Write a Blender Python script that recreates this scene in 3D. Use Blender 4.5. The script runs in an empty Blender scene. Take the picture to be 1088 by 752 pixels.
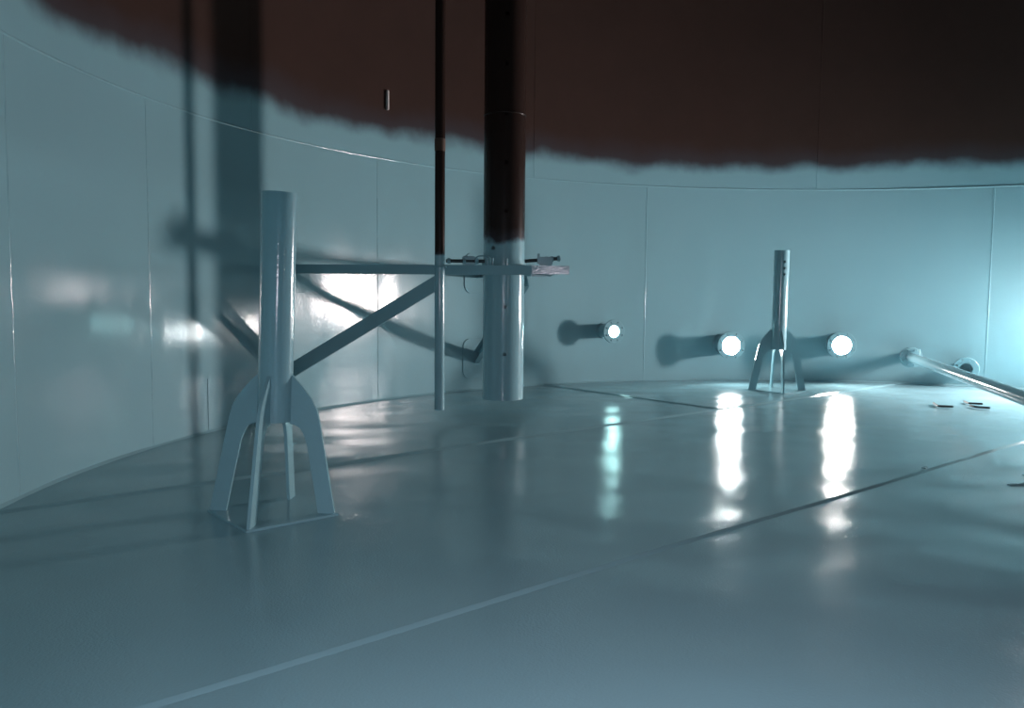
import bpy, bmesh, math, random
from mathutils import Vector, Matrix
random.seed(7)
PI = math.pi
S = bpy.context.scene
C = S.collection

# ------------------------------------------------------------------ camera
F_PX, PITCH, ROLL, CAM_H = 885.0, 0.07732, 0.00908, 1.127
cam_data = bpy.data.cameras.new('camera')
cam_data.sensor_width = 36.0
cam_data.lens = 36.0 * F_PX / 1088.0
cam_data.clip_start = 0.02
cam = bpy.data.objects.new('camera', cam_data); C.objects.link(cam)
_cp, _sp = math.cos(PITCH), math.sin(PITCH)
fwd = Vector((0, _cp, -_sp)); up0 = Vector((0, _sp, _cp)); rt0 = Vector((1, 0, 0))
rt = rt0 * math.cos(ROLL) + up0 * math.sin(ROLL)
up = up0 * math.cos(ROLL) - rt0 * math.sin(ROLL)
M = Matrix((rt, up, -fwd)).transposed().to_4x4()
M.translation = Vector((0, 0, CAM_H))
cam.matrix_world = M
S.camera = cam

# ------------------------------------------------------------------ tank dimensions (metres)
CX, CY, R = 3.299, 4.639, 5.897
H1, H2, H3 = 2.4, 4.8, 6.0
def polar(deg, r, z=0.0):
    a = math.radians(deg)
    return Vector((CX + r * math.cos(a), CY + r * math.sin(a), z))

# ------------------------------------------------------------------ world, lights, exposure
W = bpy.data.worlds.new('world'); S.world = W; W.use_nodes = True
W.node_tree.nodes['Background'].inputs[0].default_value = (0.6, 0.75, 1.0, 1)
W.node_tree.nodes['Background'].inputs[1].default_value = 0.0
S.view_settings.view_transform = 'Standard'
S.view_settings.look = 'None'
S.view_settings.gamma = 1.0
S.view_settings.use_curve_mapping = False
S.view_settings.exposure = 0.13

MAN_A, MAN_Z = 54.0, 0.89            # side manway: daylight from just right of the frame
def opening_light(name, deg, r, z, size, watts, color, tilt=0.0, turn=0.0, spread=180.0):
    L = bpy.data.lights.new(name, 'AREA'); L.shape = 'DISK'; L.size = size
    L.energy = watts; L.color = color; L.spread = math.radians(spread)
    o = bpy.data.objects.new(name, L); C.objects.link(o)
    o.location = polar(deg, r, z)
    az, ti = math.radians(deg + turn), math.radians(tilt)
    d = Vector((-math.cos(az) * math.cos(ti), -math.sin(az) * math.cos(ti), -math.sin(ti)))
    o.rotation_euler = d.to_track_quat('-Z', 'Y').to_euler()
    return o
opening_light('side_manway_daylight', MAN_A, R - 0.04, MAN_Z, 0.5, 500, (1.0, 0.86, 0.84))
REAR_A = math.degrees(math.atan2(-CY, -CX))
opening_light('rear_manway_daylight', REAR_A, R - 0.03, 1.0, 0.5, 88, (0.96, 0.88, 1.0), tilt=44, spread=140)   # sky light slanting down through the manway behind the camera

# ------------------------------------------------------------------ materials
def new_mat(name):
    m = bpy.data.materials.new(name); m.use_nodes = True
    nt = m.node_tree
    return m, nt, nt.nodes['Principled BSDF']
def node(nt, kind, **kw):
    n = nt.nodes.new(kind)
    for k, v in kw.items(): setattr(n, k, v)
    return n
def noise(nt, vec, scale, detail=2.0, rough=0.5):
    n = node(nt, 'ShaderNodeTexNoise'); n.inputs['Scale'].default_value = scale
    n.inputs['Detail'].default_value = detail; n.inputs['Roughness'].default_value = rough
    nt.links.new(vec, n.inputs['Vector'])
    return n.outputs['Fac']
def math_n(nt, op, a, b=None):
    n = node(nt, 'ShaderNodeMath', operation=op)
    for i, v in enumerate((a, b)):
        if v is None: continue
        if isinstance(v, (int, float)): n.inputs[i].default_value = v
        else: nt.links.new(v, n.inputs[i])
    return n.outputs[0]
def mix_rgb(nt, fac, a, b):
    n = node(nt, 'ShaderNodeMix', data_type='RGBA')
    if isinstance(fac, (int, float)): n.inputs[0].default_value = fac
    else: nt.links.new(fac, n.inputs[0])
    for i, v in ((6, a), (7, b)):
        if isinstance(v, tuple): n.inputs[i].default_value = (*v, 1)
        else: nt.links.new(v, n.inputs[i])
    return n.outputs[2]
def mapr(nt, v, a, b, c, d):
    n = node(nt, 'ShaderNodeMapRange', interpolation_type='SMOOTHSTEP')
    nt.links.new(v, n.inputs[0])
    for i, x in enumerate((a, b, c, d)): n.inputs[i + 1].default_value = x
    return n.outputs[0]
PAINT_A, PAINT_B = (0.225, 0.410, 0.460), (0.245, 0.430, 0.485)
RUST_A, RUST_B = (0.042, 0.0262, 0.0225), (0.061, 0.0355, 0.0295)
OVERSPRAY = (0.062, 0.062, 0.075)
def coating(name, rough, fine, fine_d, wave, wave_d, edge=None, amp=0.08, edge_scale=3.0, soft=0.09, use_pos=True, a=PAINT_A, b=PAINT_B, vert=False, rust_k=1.0):
    """glossy blue-grey tank lining; with edge: bare brown steel above that height, sprayed soft border"""
    m, nt, B = new_mat(name)
    if use_pos:
        g = node(nt, 'ShaderNodeNewGeometry'); pos = g.outputs['Position']
    else:
        g = node(nt, 'ShaderNodeTexCoord'); pos = g.outputs['Object']
    col = mix_rgb(nt, noise(nt, pos, 1.3, 4.0), a, b)
    ro = mapr(nt, noise(nt, pos, 2.2, 3.0), 0.3, 0.7, rough * 0.85, rough * 1.2)
    spec = 0.5
    if edge is not None:
        sep = node(nt, 'ShaderNodeSeparateXYZ'); nt.links.new(pos, sep.inputs[0])
        n1 = math_n(nt, 'MULTIPLY', math_n(nt, 'SUBTRACT', noise(nt, pos, edge_scale, 4.0, 0.5), 0.5), amp * 2)
        zz = math_n(nt, 'ADD', sep.outputs[2], n1)
        f = mapr(nt, zz, edge - soft, edge + soft, 0.0, 1.0)
        rust = mix_rgb(nt, noise(nt, pos, 2.0, 6.0, 0.65), tuple(x * rust_k for x in RUST_A), tuple(x * rust_k for x in RUST_B))
        rust = mix_rgb(nt, mapr(nt, zz, edge - soft, edge + soft * 3.5, 0.0, 1.0), OVERSPRAY, rust)
        col = mix_rgb(nt, f, col, rust)
        n = node(nt, 'ShaderNodeMix', data_type='FLOAT')
        g2 = mapr(nt, f, 0.3, 1.0, 0.0, 1.0)
        nt.links.new(g2, n.inputs[0]); nt.links.new(ro, n.inputs[2]); n.inputs[3].default_value = 0.25
        ro = n.outputs[0]
        nt.links.new(mapr(nt, f, 0.3, 1.0, 0.5, 0.12), B.inputs['Specular IOR Level'])
    nt.links.new(col, B.inputs['Base Color']); nt.links.new(ro, B.inputs['Roughness'])
    vec = pos
    b1 = node(nt, 'ShaderNodeBump'); b1.inputs['Strength'].default_value = 1.0; b1.inputs['Distance'].default_value = wave_d
    if vert:
        mp = node(nt, 'ShaderNodeMapping'); mp.inputs['Scale'].default_value = (1, 1, 0.45)
        nt.links.new(pos, mp.inputs['Vector']); vec = mp.outputs[0]
    nt.links.new(noise(nt, vec, wave, 1.0), b1.inputs['Height'])
    b2 = node(nt, 'ShaderNodeBump'); b2.inputs['Strength'].default_value = 1.0; b2.inputs['Distance'].default_value = fine_d
    nt.links.new(noise(nt, pos, fine, 2.0), b2.inputs['Height'])
    nt.links.new(b1.outputs[0], b2.inputs['Normal']); nt.links.new(b2.outputs[0], B.inputs['Normal'])
    return m
M_FLOOR = coating('floor_lining', 0.14, 100.0, 0.0009, 1.4, 0.025)
M_WALL = coating('wall_lining', 0.12, 45.0, 0.0005, 2.5, 0.006, edge=2.645, amp=0.17, edge_scale=1.5, soft=0.10, vert=True)
M_POLE = coating('pole_lining', 0.13, 60.0, 0.0004, 3.0, 0.001, edge=1.56, amp=0.12, edge_scale=5.0, soft=0.035, rust_k=0.5)
M_THIN = coating('thin_pipe_lining', 0.13, 60.0, 0.0004, 3.0, 0.001, edge=1.40, amp=0.02, edge_scale=5.0, soft=0.01, rust_k=0.5)
M_PART = coating('part_lining', 0.13, 70.0, 0.0005, 4.0, 0.001)
M_LEG = coating('leg_lining', 0.13, 70.0, 0.0005, 4.0, 0.001, use_pos=False, )
def plain(name, col, rough, metal=0.0):
    m, nt, B = new_mat(name)
    g = node(nt, 'ShaderNodeTexCoord')
    c = mix_rgb(nt, noise(nt, g.outputs['Object'], 25.0, 3.0), tuple(x * 0.85 for x in col), tuple(min(1, x * 1.12) for x in col))
    nt.links.new(c, B.inputs['Base Color'])
    B.inputs['Roughness'].default_value = rough; B.inputs['Metallic'].default_value = metal
    return m
M_ROOF = plain('bare_roof_steel', (0.035, 0.024, 0.02), 0.7)
M_DARK = plain('dark_steel', (0.035, 0.05, 0.055), 0.45)
M_DRIP = plain('pale_primer', (0.62, 0.57, 0.54), 0.5)
M_GLASSY = coating('bead_lining', 0.12, 50.0, 0.0005, 4.0, 0.001)
def glow(name, col, strength):
    m, nt, B = new_mat(name)
    B.inputs['Base Color'].default_value = (0.8, 0.8, 0.8, 1)
    B.inputs['Emission Color'].default_value = (*col, 1)
    B.inputs['Emission Strength'].default_value = strength
    return m

# ------------------------------------------------------------------ mesh helpers
def mesh_of(name, bm, mat, smooth=False, angle=35):
    bmesh.ops.recalc_face_normals(bm, faces=bm.faces)
    me = bpy.data.meshes.new(name); bm.to_mesh(me); bm.free()
    if mat: me.materials.append(mat)
    if smooth:
        me.shade_smooth()
        me.set_sharp_from_angle(angle=math.radians(angle))
    return me
def obj(name, data, parent=None, mat=None, smooth=False, angle=35):
    if isinstance(data, bmesh.types.BMesh): data = mesh_of(name, data, mat, smooth, angle)
    o = bpy.data.objects.new(name, data); C.objects.link(o)
    if parent: o.parent = parent
    return o
def thing(name, label, cat, loc=(0, 0, 0), rotz=0.0, group=None):
    o = bpy.data.objects.new(name, None); C.objects.link(o)
    o.empty_display_size = 0.1
    o.location = loc; o.rotation_euler = (0, 0, rotz)
    o['label'] = label; o['category'] = cat
    if group: o['group'] = group
    return o
def tag(o, label, cat, group=None):
    o['label'] = label; o['category'] = cat
    if group: o['group'] = group
    return o
def copy_tree(o, parent=None):
    c = o.copy(); C.objects.link(c); c.parent = parent
    for ch in list(o.children): copy_tree(ch, c)
    return c
def axis_mat(p, d):
    d = Vector(d).normalized()
    m = d.to_track_quat('Z', 'Y').to_matrix().to_4x4(); m.translation = Vector(p)
    return m
def add_tube(bm, p0, p1, r, r_in=None, seg=32, bevel=0.0):
    """closed cylinder, or a pipe with real wall thickness when r_in is given"""
    p0, p1 = Vector(p0), Vector(p1); L = (p1 - p0).length
    m = axis_mat(p0, p1 - p0)
    prof = [(r, 0), (r, L)] if not bevel else [(r - bevel, 0), (r, bevel), (r, L - bevel), (r - bevel, L)]
    if r_in: prof = prof + [(r_in, L), (r_in, 0)]
    rings = []
    for (rr, z) in prof:
        rings.append([bm.verts.new(m @ Vector((rr * math.cos(2 * PI * k / seg), rr * math.sin(2 * PI * k / seg), z))) for k in range(seg)])
    n = len(rings)
    for i in range(n if r_in else n - 1):
        a, b = rings[i], rings[(i + 1) % n]
        for k in range(seg):
            bm.faces.new((a[k], a[(k + 1) % seg], b[(k + 1) % seg], b[k]))
    if not r_in:
        bm.faces.new(rings[0][::-1]); bm.faces.new(rings[-1])
    return bm
def add_box(bm, m, sx, sy, sz, bevel=0.0):
    r = bmesh.ops.create_cube(bm, size=1.0, matrix=m @ Matrix.Diagonal((sx, sy, sz, 1)))
    if bevel:
        es = {e for v in r['verts'] for e in v.link_edges}
        bmesh.ops.bevel(bm, geom=list(es), offset=bevel, segments=2, affect='EDGES')
    return bm
def add_prism(bm, pts, m, t):
    """polygon pts in the local XZ plane, thickness t along local Y"""
    a = [bm.verts.new(m @ Vector((x, -t / 2, z))) for x, z in pts]
    b = [bm.verts.new(m @ Vector((x, t / 2, z))) for x, z in pts]
    n = len(pts)
    bm.faces.new(a); bm.faces.new(b[::-1])
    for i in range(n): bm.faces.new((a[i], b[i], b[(i + 1) % n], a[(i + 1) % n]))
    return bm
def add_beam(bm, p0, p1, prof, upv=(0, 0, 1)):
    """sweep a closed profile (side, up) from p0 to p1"""
    p0, p1 = Vector(p0), Vector(p1); d = (p1 - p0).normalized()
    side = d.cross(Vector(upv)).normalized(); u = side.cross(d).normalized()
    a = [bm.verts.new(p0 + side * s + u * t) for s, t in prof]
    b = [bm.verts.new(p1 + side * s + u * t) for s, t in prof]
    n = len(prof)
    bm.faces.new(a); bm.faces.new(b[::-1])
    for i in range(n): bm.faces.new((a[i], b[i], b[(i + 1) % n], a[(i + 1) % n]))
    return bm
def channel(w, hgt, t, s=1):
    """C profile, web on side -s*w/2"""
    p = [(-w / 2, -hgt / 2), (w / 2, -hgt / 2), (w / 2, -hgt / 2 + t), (-w / 2 + t, -hgt / 2 + t),
         (-w / 2 + t, hgt / 2 - t), (w / 2, hgt / 2 - t), (w / 2, hgt / 2), (-w / 2, hgt / 2)]
    return [(x * s, z) for x, z in p]
def cut(me, cutter_bm):
    """drill real holes into a mesh"""
    a = bpy.data.objects.new('tmp_a', me); C.objects.link(a)
    cm = mesh_of('tmp_c', cutter_bm, None)
    b = bpy.data.objects.new('tmp_b', cm); C.objects.link(b)
    md = a.modifiers.new('b', 'BOOLEAN'); md.operation = 'DIFFERENCE'; md.object = b; md.solver = 'EXACT'
    dg = bpy.context.evaluated_depsgraph_get()
    out = bpy.data.meshes.new_from_object(a.evaluated_get(dg))
    out.name = me.name
    bpy.data.objects.remove(a); bpy.data.objects.remove(b)
    return out
def bead(bm, pts, nrm, w, hgt, step_noise=0.35, rnd=None):
    """rippled weld bead along pts; nrm(i) is the surface normal"""
    rnd = rnd or random
    rows = []
    n = len(pts)
    for i, p in enumerate(pts):
        t = (pts[min(i + 1, n - 1)] - pts[max(i - 1, 0)]).normalized()
        N = nrm(i); s = t.cross(N).normalized()
        k = 1 + step_noise * (rnd.random() - 0.5) * 2
        ww = w * (1 + 0.25 * (rnd.random() - 0.5))
        rows.append([bm.verts.new(p - s * ww / 2 - N * 0.001), bm.verts.new(p - s * ww * 0.3 + N * hgt * 0.75 * k),
                     bm.verts.new(p + s * ww * 0.3 + N * hgt * 0.75 * k), bm.verts.new(p + s * ww / 2 - N * 0.001)])
    for a, b in zip(rows, rows[1:]):
        for k in range(3): bm.faces.new((a[k], a[k + 1], b[k + 1], b[k]))
        bm.faces.new((a[3], a[0], b[0], b[3]))
    bm.faces.new(rows[0]); bm.faces.new(rows[-1][::-1])
    return bm

# ------------------------------------------------------------------ the floor: lap-welded bottom plates
floor = bpy.data.objects.new('floor', None); C.objects.link(floor); floor['kind'] = 'structure'
TH = math.radians(40.3)
U = Vector((math.cos(TH), math.sin(TH))); V = Vector((-math.sin(TH), math.cos(TH)))
def clip(poly, n, d, keep):
    """keep the side where keep*(p.n - d) >= 0"""
    out = []
    for i, p in enumerate(poly):
        q = poly[(i + 1) % len(poly)]
        a, b = keep * (p.dot(n) - d), keep * (q.dot(n) - d)
        if a >= 0: out.append(p)
        if a * b < 0: out.append(p + (q - p) * (a / (a - b)))
    return out
circle = [Vector((CX + (R + 0.04) * math.cos(2 * PI * k / 220), CY + (R + 0.04) * math.sin(2 * PI * k / 220))) for k in range(220)]
ROWS = [-9.0, -2.50, -0.10, 2.29, 4.74, 9.0]
CROSS = [[2.5], [7.6], [0.2], [11.0], [6.61]]
ZTOP = [-0.018, -0.012, -0.006, 0.0, 0.006]
for r in range(5):
    cuts = [-99.0] + CROSS[r] + [99.0]
    for c in range(len(cuts) - 1):
        po = clip(clip(circle, V, ROWS[r], 1), V, ROWS[r + 1], -1)
        po = clip(clip(po, U, cuts[c], 1), U, cuts[c + 1], -1)
        if len(po) < 3: continue
        z = ZTOP[r] + (0.004 if c else 0.0)
        bm = bmesh.new()
        a = [bm.verts.new((p.x, p.y, z)) for p in po]; b = [bm.verts.new((p.x, p.y, z - 0.03)) for p in po]
        bm.faces.new(a); bm.faces.new(b[::-1])
        for i in range(len(po)): bm.faces.new((a[i], b[i], b[(i + 1) % len(po)], a[(i + 1) % len(po)]))
        obj('floor_plate', bm, floor, M_FLOOR)
def uv(u, v, z=0.0): p = U * u + V * v; return Vector((p.x, p.y, z))
def fillet(p0, p1, side, z_hi, z_lo, w, name='weld_seam'):
    """sloped fillet weld from the upper plate's edge down onto the lower plate, slightly rippled"""
    bm = bmesh.new(); L = (p1 - p0).length; n = int(L / 0.035)
    rows = []
    for i in range(n + 1):
        p = p0 + (p1 - p0) * (i / n)
        j = 0.0012 * (random.random() - 0.5); k = 1 + 0.16 * (random.random() - 0.5)
        wob = side * 0.012 * math.sin(i * 0.05) * math.sin(i * 0.013 + 1)
        q = p + wob
        rows.append([bm.verts.new(q - side * 0.010 + Vector((0, 0, z_hi - 0.002))), bm.verts.new(q - side * 0.004 + Vector((0, 0, z_hi + 0.005 + j))),
                     bm.verts.new(q + side * w * 0.45 * k + Vector((0, 0, (z_hi + z_lo) / 2 + 0.0035 + j))), bm.verts.new(q + side * w * k + Vector((0, 0, z_lo - 0.001))),
                     bm.verts.new(q + Vector((0, 0, z_lo - 0.006)))])
    for a, b in zip(rows, rows[1:]):
        for k in range(5): bm.faces.new((a[k], a[(k + 1) % 5], b[(k + 1) % 5], b[k]))
    bm.faces.new(rows[0]); bm.faces.new(rows[-1][::-1])
    return obj(name, bm, floor, M_GLASSY, smooth=True, angle=50)
def chord(v, n=V, along=U):
    c = Vector((CX, CY)); d = v - c.dot(n); hlf = math.sqrt(max(0.01, (R - 0.01) ** 2 - d * d))
    uc = c.dot(along)
    return uc - hlf, uc + hlf
for r in range(1, 5):
    u0, u1 = chord(ROWS[r])
    sd = Vector((-V.x, -V.y, 0))
    fillet(uv(u0, ROWS[r]), uv(u1, ROWS[r]), sd, ZTOP[r], ZTOP[r - 1], 0.036)
for r in range(5):
    for u in CROSS[r]:
        v0, v1 = chord(u, U, V)
        v0 = max(v0, ROWS[r] + 0.02); v1 = min(v1, ROWS[r + 1] - 0.004)
        if v1 - v0 < 0.3: continue
        fillet(uv(u, v0), uv(u, v1), Vector((-U.x, -U.y, 0)), ZTOP[r] + 0.004, ZTOP[r], 0.020)
# raised ridges standing in for dents in the floor
for (x, y, ang, L) in ((3.20, 5.13, 0.1, 0.16), (2.95, 4.86, 0.2, 0.10), (2.66, 5.30, 0.9, 0.05)):
    bm = bmesh.new(); d = Vector((math.cos(ang), math.sin(ang), 0))
    bead(bm, [Vector((x, y, 0)) + d * (L * i / 8) for i in range(9)], lambda i: Vector((0, 0, 1)), 0.03, 0.009)
    obj('dent_ridge', bm, floor, M_GLASSY, smooth=True, angle=60)

# ------------------------------------------------------------------ the round wall: rolled shell plates
wall = bpy.data.objects.new('wall_round', None); C.objects.link(wall); wall['kind'] = 'structure'
def wall_plate(a0, a1, z0, z1, bulge):
    n = max(8, int(abs(a1 - a0) / 0.8)); m = max(2, int((z1 - z0) / 0.3))
    bm = bmesh.new(); inner = []; outer = []
    for i in range(n + 1):
        t = i / n; a = a0 + (a1 - a0) * t
        dr = bulge * 4 * t * (1 - t)
        inner.append([bm.verts.new(polar(a, R + dr, z0 + (z1 - z0) * j / m)) for j in range(m + 1)])
        outer.append([bm.verts.new(polar(a, R + 0.03, z0 + (z1 - z0) * j / m)) for j in range(m + 1)])
    for i in range(n):
        for j in range(m):
            bm.faces.new((inner[i][j], inner[i + 1][j], inner[i + 1][j + 1], inner[i][j + 1]))
            bm.faces.new((outer[i][j], outer[i][j + 1], outer[i + 1][j + 1], outer[i + 1][j]))
        for j in (0, m): bm.faces.new((inner[i][j], inner[i + 1][j], outer[i + 1][j], outer[i][j]))
    for i in (0, n):
        for j in range(m): bm.faces.new((inner[i][j], inner[i][j + 1], outer[i][j + 1], outer[i][j]))
    return obj('wall_plate', bm, wall, M_WALL, smooth=True, angle=40)
def vbead(a, z0, z1, w=0.018, hgt=0.0026):
    bm = bmesh.new(); n = int((z1 - z0) / 0.03)
    N = Vector((-math.cos(math.radians(a)), -math.sin(math.radians(a)), 0))
    bead(bm, [polar(a, R, z0 + (z1 - z0) * i / n) for i in range(n + 1)], lambda i: N, w, hgt, 0.8)
    return obj('weld_seam', bm, wall, M_GLASSY if z1 < H1 else M_WALL, smooth=True, angle=60)
COURSE1 = [65.8, 106.4, 141.8, 169.2, 183.1, 219, 255, 291, 327, 363, 396, 425.8]
for i, (a0, a1) in enumerate(zip(COURSE1, COURSE1[1:])):
    wall_plate(a0, a1, -0.03, H1, (0.006, 0.009, 0.005, 0.004)[i % 4])
    vbead(a0, 0.01, H1 - 0.01)
COURSE2 = [85.3 + 36 * k for k in range(11)]
for a0, a1 in zip(COURSE2, COURSE2[1:]):
    wall_plate(a0, a1, H1, H2, 0.004); vbead(a0, H1 + 0.01, H2 - 0.01)
COURSE3 = [99.3 + 36 * k for k in range(11)]
for a0, a1 in zip(COURSE3, COURSE3[1:]):
    wall_plate(a0, a1, H2, H3, 0.004); vbead(a0, H2 + 0.01, H3)
def ring_bead(z, w, hgt, name):
    bm = bmesh.new(); n = 1100
    pts = [polar(360 * i / n, R, z) for i in range(n + 1)]
    nn = lambda i: Vector((-math.cos(2 * PI * i / n), -math.sin(2 * PI * i / n), 0))
    bead(bm, pts, nn, w, hgt, 0.8)
    return obj(name, bm, wall, M_GLASSY if z < 2.5 else M_WALL, smooth=True, angle=60)
ring_bead(H1, 0.018, 0.0026, 'weld_seam'); ring_bead(H2, 0.016, 0.005, 'weld_seam')
bm = bmesh.new(); n = 400; prev = None                      # corner fillet between wall and floor
for i in range(n + 1):
    a = 360 * i / n; k = 0.014 + 0.003 * random.random()
    cur = [bm.verts.new(polar(a, R + 0.005, -0.02)), bm.verts.new(polar(a, R + 0.004, 0.006 + k)), bm.verts.new(polar(a, R - k, 0.006)), bm.verts.new(polar(a, R - k, -0.02))]
    if prev:
        for k2 in range(3): bm.faces.new((prev[k2], prev[k2 + 1], cur[k2 + 1], cur[k2]))
    prev = cur
obj('corner_weld', bm, wall, M_WALL, smooth=True, angle=50)
vbead(162.9, 0.01, 0.42, 0.012, 0.0016)                      # short bead added for a highlight line low on the left wall
def wall_pad(a, z, w, hgt, rad, t=0.002):
    """rounded reinforcing pad welded to the shell, curved with it"""
    bm = bmesh.new(); pts = []
    for cxs, czs, q in ((1, 1, 0), (-1, 1, 1), (-1, -1, 2), (1, -1, 3)):
        for k in range(7):
            an = PI / 2 * (q + k / 6)
            pts.append((cxs * (w / 2 - rad) + rad * math.cos(an), czs * (hgt / 2 - rad) + rad * math.sin(an)))
    def P(s, zz, r): return polar(a - math.degrees(s / R), r, z + zz)
    o_ = [bm.verts.new(P(s, q, R - t)) for s, q in pts]; i_ = [bm.verts.new(P(s, q, R + 0.012)) for s, q in pts]
    bm.faces.new(o_); bm.faces.new(i_[::-1])
    for i in range(len(pts)): bm.faces.new((o_[i], i_[i], i_[(i + 1) % len(pts)], o_[(i + 1) % len(pts)]))
    o = obj('reinforcing_pad', bm, wall, M_WALL)
    return o
def angle_of(p): return math.degrees(math.atan2(p[1] - CY, p[0] - CX))
W1 = Vector((-1.918, 7.388, 1.292)); W1b = Vector((-1.985, 7.257, 0.36))
W2 = Vector((-0.383, 9.245, 1.292)); W2b = Vector((-0.397, 9.233, 0.36))
wall_pad(angle_of(W1), 1.30, 0.36, 0.44, 0.09); wall_pad(angle_of(W1b), 0.36, 0.36, 0.44, 0.09)
wall_pad(angle_of(W2), 1.30, 0.36, 0.44, 0.09); wall_pad(angle_of(W2b), 0.36, 0.36, 0.44, 0.09)

# ------------------------------------------------------------------ the cone roof above the frame
bm = bmesh.new(); n = 96
apex = bm.verts.new((CX, CY, H3 + 0.5)); ap2 = bm.verts.new((CX, CY, H3 + 0.53))
lo = [bm.verts.new(polar(360 * k / n, R + 0.06, H3)) for k in range(n)]
hi = [bm.verts.new(polar(360 * k / n, R + 0.06, H3 + 0.03)) for k in range(n)]
for k in range(n):
    j = (k + 1) % n
    bm.faces.new((apex, lo[k], lo[j])); bm.faces.new((ap2, hi[j], hi[k])); bm.faces.new((lo[k], hi[k], hi[j], lo[j]))
ceil = obj('ceiling', bm, None, M_ROOF); ceil['kind'] = 'structure'

# ------------------------------------------------------------------ support legs with four fins
LEG_H, LEG_R = 1.585, 0.084
def make_leg(label, loc, az, holes, lean):
    t = thing('support_leg', label, 'support leg', loc, math.radians(az), 'roof support legs on the tank floor')
    bm = bmesh.new(); add_box(bm, Matrix.Translation((0, 0, 0.006)) @ Matrix.Rotation(PI / 4, 4, 'Z'), 0.474, 0.474, 0.012, 0.002)
    obj('base_plate', bm, t, M_LEG)
    bm = bmesh.new(); add_tube(bm, (0, 0, 0.47), (0, 0, LEG_H), LEG_R, LEG_R - 0.009, 48)
    me = mesh_of('pipe', bm, M_LEG)
    cb = bmesh.new()
    plain_pipe = me.copy()
    for z in (1.455, 1.385, 1.315):
        add_tube(cb, (0.012, -0.2, z), (0.012, 0.2, z), 0.0145, None, 16)
    me = cut(me, cb); me.shade_smooth(); me.set_sharp_from_angle(angle=math.radians(35))
    if not holes:
        me = plain_pipe; me.shade_smooth(); me.set_sharp_from_angle(angle=math.radians(35))
    obj('pipe', me, t)
    prof = [(LEG_R - 0.004, 0.695), (0.088, 0.70), (0.140, 0.645), (0.187, 0.585), (0.213, 0.535), (0.228, 0.48), (0.318, 0.013), (0.318, 0.002),
            (0.236, 0.002), (0.168, 0.36), (0.153, 0.405), (0.132, 0.44), (0.107, 0.455), (LEG_R - 0.004, 0.458)]
    bm = bmesh.new(); add_prism(bm, prof, Matrix.Identity(4), 0.016)
    bmesh.ops.triangulate(bm, faces=[f for f in bm.faces if len(f.verts) > 4])
    fin = mesh_of('fin', bm, M_LEG)
    for k in range(4):
        f = obj('fin', fin, t); f.rotation_euler = (0, 0, k * PI / 2)
    for ch in t.children:                                  # the standing part leans a little on its plate
        if ch.name.startswith(('pipe', 'fin')):
            ch.matrix_basis = Matrix.Rotation(math.radians(-az), 4, 'Z') @ Matrix.Rotation(math.radians(lean), 4, 'Y') @ Matrix.Rotation(math.radians(az), 4, 'Z') @ ch.matrix_basis
    return t
leg1 = make_leg('large near blue-grey pipe leg with four curved fins, standing left of the tall brown-topped pole', (-1.188, 4.082, 0.0), -4, False, 2.0)
leg2 = make_leg('small distant pipe leg with three pin holes and four fins, between two glowing round nozzles', (3.012, 9.41, 0.0065), -4, True, 0.3)

# ------------------------------------------------------------------ the big perforated pole and the thin pipe
GP = Vector((-0.079, 7.39, 0)); GR = 0.182
g = thing('gauge_pole', 'thick vertical pole, brown above and pale blue below, with small round holes', 'pole', (GP.x, GP.y, 0.157))
bm = bmesh.new(); add_tube(bm, (0, 0, 0), (0, 0, H3 + 0.05 - 0.157), GR, GR - 0.012, 64)
me = mesh_of('pipe', bm, M_POLE); cb = bmesh.new()
z = 0.564
while z < 5.6:
    if abs(z - 1.36) > 0.15: add_tube(cb, (0.016, -0.3, z - 0.157), (0.016, 0.0, z - 0.157), 0.0165, None, 16)
    z += 0.411
add_tube(cb, (-0.09, -0.3, 1.482 - 0.157), (-0.09, -0.05, 1.482 - 0.157), 0.0165, None, 16)
me = cut(me, cb); me.shade_smooth(); me.set_sharp_from_angle(angle=math.radians(35))
obj('pipe', me, g)
bm = bmesh.new(); n = 90
pts = [Vector((GR * math.cos(2 * PI * i / n), GR * math.sin(2 * PI * i / n), 2.634 - 0.157)) for i in range(n + 1)]
bead(bm, pts, lambda i: Vector((math.cos(2 * PI * i / n), math.sin(2 * PI * i / n), 0)), 0.02, 0.005)
obj('weld_ring', bm, g, M_POLE, smooth=True, angle=60)

TP = Vector((-0.597, 6.84, 0)); TR = 0.0415
t = thing('thin_pipe', 'thin vertical pipe, brown above and pale blue below, left of the thick pole', 'pipe', (TP.x, TP.y, 0.129))
bm = bmesh.new(); add_tube(bm, (0, 0, 0), (0, 0, H3 + 0.05 - 0.129), TR, TR - 0.005, 32)
obj('pipe', bm, t, M_THIN, smooth=True)
bm = bmesh.new(); add_tube(bm, (0, 0, 2.235 - 0.129), (0, 0, 2.335 - 0.129), TR + 0.003, TR - 0.002, 32, 0.003)
obj('coupling', bm, t, plain('coupling_rust', (0.060, 0.028, 0.015), 0.6), smooth=True)

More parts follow.
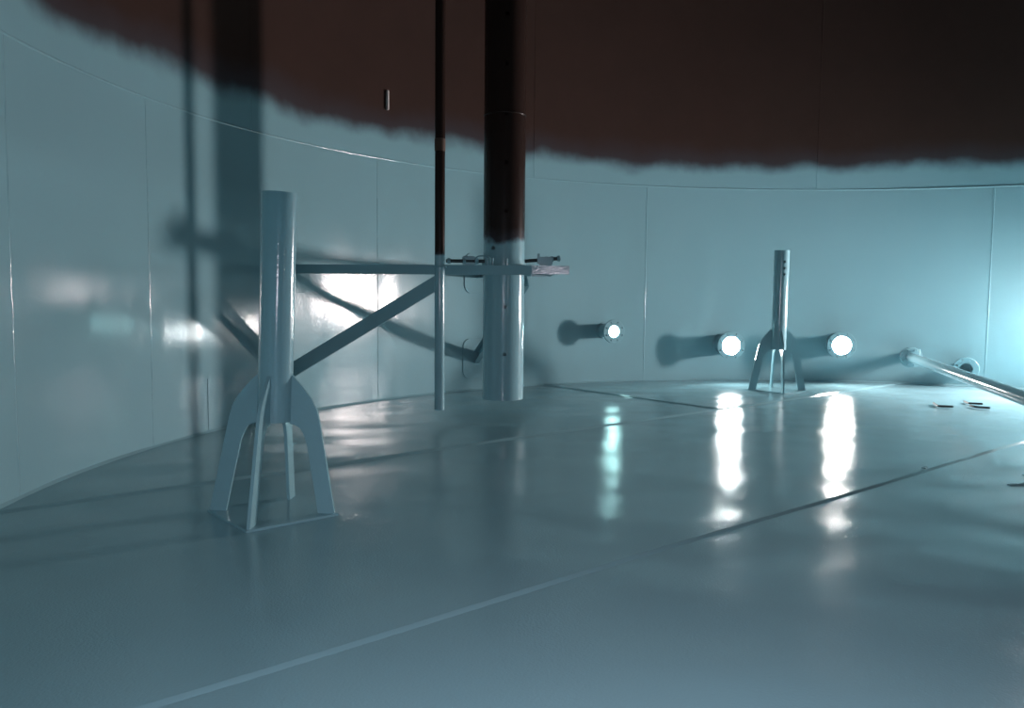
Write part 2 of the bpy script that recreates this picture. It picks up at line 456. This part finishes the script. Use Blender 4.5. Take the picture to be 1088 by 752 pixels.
# ------------------------------------------------------------------ wall bracket that holds the two pipes
br = thing('pole_bracket', 'triangular steel wall bracket with diagonal braces gripping the thick pole', 'bracket', (0, 0, 0))
ZA = 1.290; AH = 0.082
A_end = Vector((0.165, 7.045, ZA)); A_start = W1 + Vector((-0.01, 0.004, 0)); A_start.z = ZA
bm = bmesh.new(); add_beam(bm, A_start, A_end, channel(0.06, AH, 0.008, -1)); obj('near_arm', bm, br, M_PART)
B_end = Vector((0.33, 7.12, ZA)); B_start = W2 + Vector((0.0, 0.008, 0)); B_start.z = ZA
bm = bmesh.new(); add_beam(bm, B_start, B_end, channel(0.06, AH, 0.008, 1)); obj('far_arm', bm, br, M_PART)
bm = bmesh.new(); add_beam(bm, Vector((0.16, 7.050, ZA + 0.002)), Vector((0.475, 7.033, ZA + 0.002)), channel(0.09, 0.07, 0.008, -1)); obj('end_channel', bm, br, M_PART)
bm = bmesh.new()
add_box(bm, Matrix.Translation((0.235, 7.02, ZA - 0.048)), 0.17, 0.11, 0.010); obj('seat_plate', bm, br, M_PART)
up_n = A_start + (A_end - A_start) * 0.63; up_n.z = ZA - AH / 2 - 0.045
bm = bmesh.new(); add_beam(bm, W1b + Vector((-0.01, 0.006, 0)), up_n, channel(0.06, 0.118, 0.008, -1)); obj('near_brace', bm, br, M_PART)
up_f = B_start + (B_end - B_start) * 0.70; up_f.z = ZA - AH / 2 - 0.045
bm = bmesh.new(); add_beam(bm, W2b + Vector((-0.004, 0.008, 0)), up_f, channel(0.06, 0.118, 0.008, 1)); obj('far_brace', bm, br, M_PART)
# clamp gear lying on the arms: threaded studs with nuts, lugs and a U-bolt strap round the pole
ztop = ZA + AH / 2
bm = bmesh.new(); n = 40
arc = [(math.radians(-200 + 220 * i / n)) for i in range(n + 1)]
prev = None
for a in arc:
    cur = [bm.verts.new((GP.x + rr * math.cos(a), GP.y + rr * math.sin(a), zz)) for rr, zz in
           ((GR + 0.002, ztop), (GR + 0.014, ztop), (GR + 0.014, ztop + 0.045), (GR + 0.002, ztop + 0.045))]
    if prev:
        for k in range(4): bm.faces.new((prev[k], prev[(k + 1) % 4], cur[(k + 1) % 4], cur[k]))
    else: bm.faces.new(cur)
    prev = cur
bm.faces.new(prev[::-1]); obj('collar_strap', bm, br, M_PART, smooth=True)
def stud(p0, p1, name='clamp_stud'):
    b = bmesh.new(); add_tube(b, p0, p1, 0.015, None, 10)
    s = obj(name, b, br, M_DARK, smooth=True); return s
def nut(parent, p, d, r=0.027, L=0.026):
    b = bmesh.new(); d = Vector(d).normalized(); add_tube(b, Vector(p) - d * L / 2, Vector(p) + d * L / 2, r, None, 6, 0.002)
    return obj('nut', b, parent, M_PART)
zs = ztop + 0.030
s1 = stud((-0.56, 7.03, zs), (-0.235, 7.03, zs))
for x in (-0.535, -0.405, -0.30): nut(s1, (x, 7.03, zs), (1, 0, 0))
s2 = stud((0.10, 7.06, zs + 0.004), (0.40, 7.05, zs + 0.03))
for x in (0.235, 0.285, 0.33, 0.385): nut(s2, (x, 7.055, zs + 0.004 + (x - 0.1) * 0.087), (1, 0, 0.087), 0.028, 0.024)
bm = bmesh.new(); add_box(bm, Matrix.Translation((0.275, 7.055, ztop + 0.035)), 0.115, 0.07, 0.07, 0.006); obj('clamp_block', bm, br, M_PART)
bm = bmesh.new(); add_box(bm, Matrix.Translation((-0.37, 7.05, ztop + 0.035)), 0.11, 0.06, 0.075, 0.008); obj('clamp_block', bm, br, M_PART)
bm = bmesh.new(); add_box(bm, Matrix.Translation((0.215, 7.04, ztop + 0.055)), 0.02, 0.05, 0.085, 0.003); obj('lug', bm, br, M_PART)
for x in (-0.215, -0.17, -0.05):
    bm = bmesh.new(); add_tube(bm, (x, 7.09, ztop - 0.005), (x, 7.09, ztop + 0.06), 0.009, None, 10); obj('bolt', bm, br, M_PART, smooth=True)
bm = bmesh.new(); loop = [Vector((-0.31, 7.0, ztop))] + [Vector((-0.25 + 0.06 * math.cos(a), 7.0, ztop + 0.045 + 0.03 * math.sin(a))) for a in [PI - PI * k / 10 for k in range(11)]] + [Vector((-0.19, 7.0, ztop))]
for p0, p1 in zip(loop, loop[1:]): add_tube(bm, p0, p1, 0.007, None, 8)
obj('strap_loop', bm, br, M_PART, smooth=True)
# U-bolt of the thin pipe
bm = bmesh.new(); n = 24; path = [Vector((TP.x - 0.052, 6.985, ZA + 0.02))]
path += [Vector((TP.x + 0.052 * math.cos(a), TP.y + 0.052 * math.sin(a), ZA + 0.02)) for a in [PI + PI * k / n for k in range(n + 1)]]
path += [Vector((TP.x + 0.052, 6.985, ZA + 0.02))]
prev = None
for i, p in enumerate(path):
    tt = (path[min(i + 1, len(path) - 1)] - path[max(i - 1, 0)]).normalized(); s = tt.cross(Vector((0, 0, 1))).normalized()
    cur = [bm.verts.new(p + s * 0.006 * math.cos(2 * PI * k / 8) + Vector((0, 0, 0.006 * math.sin(2 * PI * k / 8)))) for k in range(8)]
    if prev:
        for k in range(8): bm.faces.new((prev[k], prev[(k + 1) % 8], cur[(k + 1) % 8], cur[k]))
    else: bm.faces.new(cur)
    prev = cur
bm.faces.new(prev[::-1]); obj('u_bolt', bm, br, M_PART, smooth=True)

# ------------------------------------------------------------------ nozzles through the wall
def make_nozzle(label, deg, z, proj, fl_r, bore, wall_t, glow_mat=None, group=None, n_b=8, fl_t=0.026):
    """local +Y points from the wall into the tank"""
    base = polar(deg, R, z)
    t = thing('wall_nozzle', label, 'pipe flange', base, math.radians(deg + 90), group)
    neck_r = bore + wall_t
    bm = bmesh.new(); add_tube(bm, (0, -0.10, 0), (0, proj - fl_t, 0), neck_r, bore, 48); obj('neck', bm, t, M_PART, smooth=True)
    bm = bmesh.new(); add_tube(bm, (0, proj - fl_t, 0), (0, proj, 0), fl_r, bore, 64, 0.003)
    me = mesh_of('flange', bm, M_PART); cb = bmesh.new(); rb = (fl_r + neck_r) / 2 + 0.002
    for k in range(n_b):
        a = 2 * PI * (k + 0.5) / n_b
        add_tube(cb, (rb * math.cos(a), proj - 0.2, rb * math.sin(a)), (rb * math.cos(a), proj + 0.1, rb * math.sin(a)), 0.0115, None, 12)
    me = cut(me, cb); me.shade_smooth(); me.set_sharp_from_angle(angle=math.radians(35)); obj('flange', me, t)
    bm = bmesh.new(); add_tube(bm, (0, proj - fl_t - 0.02, 0), (0, proj - fl_t, 0), neck_r + 0.012, neck_r - 0.002, 48, 0.005); obj('weld_ring', bm, t, M_PART, smooth=True)
    bm = bmesh.new(); add_tube(bm, (0, -0.012, 0), (0, 0.012, 0), neck_r + 0.014, neck_r - 0.002, 48, 0.006); obj('weld_ring', bm, t, M_PART, smooth=True)
    if glow_mat:
        bm = bmesh.new(); add_tube(bm, (0, proj - 0.024, 0), (0, proj - 0.010, 0), bore - 0.0005, None, 40); o = obj('lit_opening', bm, t, glow_mat, smooth=True)
        o['label'] = 'bright daylight filling the bore'
    return t
NG = 'flanged nozzles glowing with daylight'
make_nozzle('small flanged nozzle with a glowing white centre, nearest the thick pole', 111.8, 0.640, 0.27, 0.140, 0.070, 0.012, glow('daylight_cool', (0.52, 1.0, 1.0), 34), NG)
make_nozzle('larger glowing flanged nozzle, left of the small distant finned leg', 96.2, 0.463, 0.29, 0.172, 0.112, 0.011, glow('daylight_white', (0.93, 1.0, 1.0), 130), NG)
make_nozzle('larger glowing flanged nozzle, right of the small distant finned leg', 82.3, 0.477, 0.27, 0.172, 0.112, 0.011, glow('daylight_warm', (1.0, 0.97, 0.93), 190), NG)
make_nozzle('unlit flanged nozzle where the long low pipe leaves the wall', 74.1, 0.345, 0.20, 0.125, 0.051, 0.008)
make_nozzle('unlit flanged nozzle low on the right wall, behind the long low pipe', 68.0, 0.225, 0.20, 0.140, 0.072, 0.012)

# long low pipe running in towards the tank centre
t = thing('low_pipe', 'long shiny pipe running low over the floor from the right wall', 'pipe', (0, 0, 0))
d0 = polar(74.1, R - 0.201, 0.345); d1 = Vector((3.62, 5.15, 0.335))
dd = (d1 - d0).normalized()
bm = bmesh.new(); add_tube(bm, d0, d0 + dd * 0.026, 0.125, 0.051, 48, 0.003); obj('flange', bm, t, M_PART, smooth=True)
bm = bmesh.new(); add_tube(bm, d0 + dd * 0.02, d1, 0.057, 0.050, 40); obj('pipe', bm, t, M_PART, smooth=True)
side = dd.cross(Vector((0, 0, 1))).normalized()
for k in range(8):
    a = 2 * PI * (k + 0.5) / 8; c = d0 + side * 0.093 * math.cos(a) + Vector((0, 0, 0.093 * math.sin(a)))
    bm = bmesh.new(); add_tube(bm, c - dd * 0.045, c + dd * 0.05, 0.012, None, 6); obj('flange_bolt', bm, t, M_PART)
nb = d0 + dd * 0.42
bm = bmesh.new(); add_tube(bm, nb + Vector((0, 0, 0.05)), nb + Vector((0, 0, 0.125)), 0.011, None, 12); obj('vent_stub', bm, t, M_PART, smooth=True)
sp = d1 - dd * 0.3
bm = bmesh.new(); add_box(bm, Matrix.Translation((sp.x, sp.y, 0.14)), 0.10, 0.10, 0.28, 0.004); add_box(bm, Matrix.Translation((sp.x, sp.y, 0.005)), 0.2, 0.2, 0.012, 0.002); obj('support_post', bm, t, M_PART)

# ------------------------------------------------------------------ manways (daylight openings), outside the frame
def make_manway(name, label, deg, z, proj):
    t = thing(name, label, 'manway', polar(deg, R, z), math.radians(deg + 90))
    bm = bmesh.new(); add_tube(bm, (0, -0.04, 0), (0, proj, 0), 0.315, 0.30, 64); obj('neck', bm, t, M_PART, smooth=True)
    bm = bmesh.new(); add_tube(bm, (0, -0.01, 0), (0, 0.014, 0), 0.50, 0.30, 64, 0.004); obj('reinforcing_pad', bm, t, M_PART, smooth=True)
make_manway('side_manway', 'round manway opening in the wall right of the low pipe, letting in daylight', MAN_A, MAN_Z, 0.03)

# unseen lamp added in the side manway to brighten the wall near it
lp = polar(MAN_A, R - 0.38, MAN_Z - 0.02)
t = thing('added_lamp', 'unseen caged lamp added in the side manway to brighten the wall', 'lamp', lp)
bm = bmesh.new(); bmesh.ops.create_uvsphere(bm, u_segments=24, v_segments=14, radius=0.065); obj('bulb', bm, t, glow('added_lamp_bulb', (1.0, 0.98, 0.95), 470), smooth=True)
bm = bmesh.new(); add_tube(bm, (0, 0, 0.06), (0, 0, 0.17), 0.03, None, 20, 0.006); obj('socket', bm, t, M_DARK, smooth=True)
for k in range(6):
    a = 2 * PI * k / 6; pts = [(0.028 * math.cos(a), 0.028 * math.sin(a), 0.10)] + [(0.085 * math.sin(b) * math.cos(a), 0.085 * math.sin(b) * math.sin(a), 0.085 * math.cos(b)) for b in (0.6, 1.1, 1.6, 2.1, 2.6, 3.05)]
    bm = bmesh.new()
    for p0, p1 in zip(pts, pts[1:]): add_tube(bm, p0, p1, 0.002, None, 6)
    obj('cage_wire', bm, t, M_DARK)
out = Vector((math.cos(math.radians(MAN_A)), math.sin(math.radians(MAN_A)), 0))
bm = bmesh.new(); cp = [Vector((0, 0, 0.17)), Vector((0, 0, 0.24)) + out * 0.05, Vector((0, 0, 0.275)) + out * 0.15, Vector((0, 0, 0.275)) + out * 0.36]
for p0, p1 in zip(cp, cp[1:]): add_tube(bm, p0, p1, 0.006, None, 8)
obj('cord', bm, t, M_DARK, smooth=True)

# ------------------------------------------------------------------ loose bent bars on the floor and a pale paint drip modelled as a block
def bar(pts, r=0.011):
    bm = bmesh.new()
    path = [Vector(p) for p in pts]; prev = None
    for i, p in enumerate(path):
        tt = (path[min(i + 1, len(path) - 1)] - path[max(i - 1, 0)]).normalized(); s = tt.cross(Vector((0, 0, 1))).normalized(); u = s.cross(tt)
        cur = [bm.verts.new(p + s * r * math.cos(2 * PI * k / 8) + u * r * math.sin(2 * PI * k / 8)) for k in range(8)]
        if prev:
            for k in range(8): bm.faces.new((prev[k], prev[(k + 1) % 8], cur[(k + 1) % 8], cur[k]))
        else: bm.faces.new(cur)
        prev = cur
    bm.faces.new(prev[::-1])
    return bm
zb = 0.017
for pts, lab in (([(4.286, 8.397, zb), (4.225, 8.221, zb), (4.218, 8.16, zb), (4.244, 8.149, zb), (4.34, 8.129, zb)], 'bent dark bar lying on the floor, left and apart from the other two'),
                 ([(4.681, 8.553, zb), (4.649, 8.45, zb), (4.646, 8.4, zb), (4.673, 8.388, zb), (4.761, 8.359, zb)], 'bent dark bar on the bright floor, the farther of the close pair'),
                 ([(4.563, 8.223, zb), (4.558, 8.162, zb), (4.564, 8.123, zb), (4.581, 8.105, zb), (4.669, 8.065, zb)], 'bent dark bar on the bright floor, the nearer of the close pair')):
    tag(obj('bent_bar', bar(pts), None, M_DARK, smooth=True), lab, 'bar', 'loose bent bars on the floor')
bm = bmesh.new(); m = Matrix.Translation(polar(angle_of((-1.257, 8.383)), R - 0.010, 2.975)) @ Matrix.Rotation(math.radians(angle_of((-1.257, 8.383))), 4, 'Z')
add_box(bm, m, 0.03, 0.028, 0.19, 0.006)
tag(obj('paint_drip', bm, None, M_DRIP), 'small pale paint drip high on the dark brown wall', 'lug')
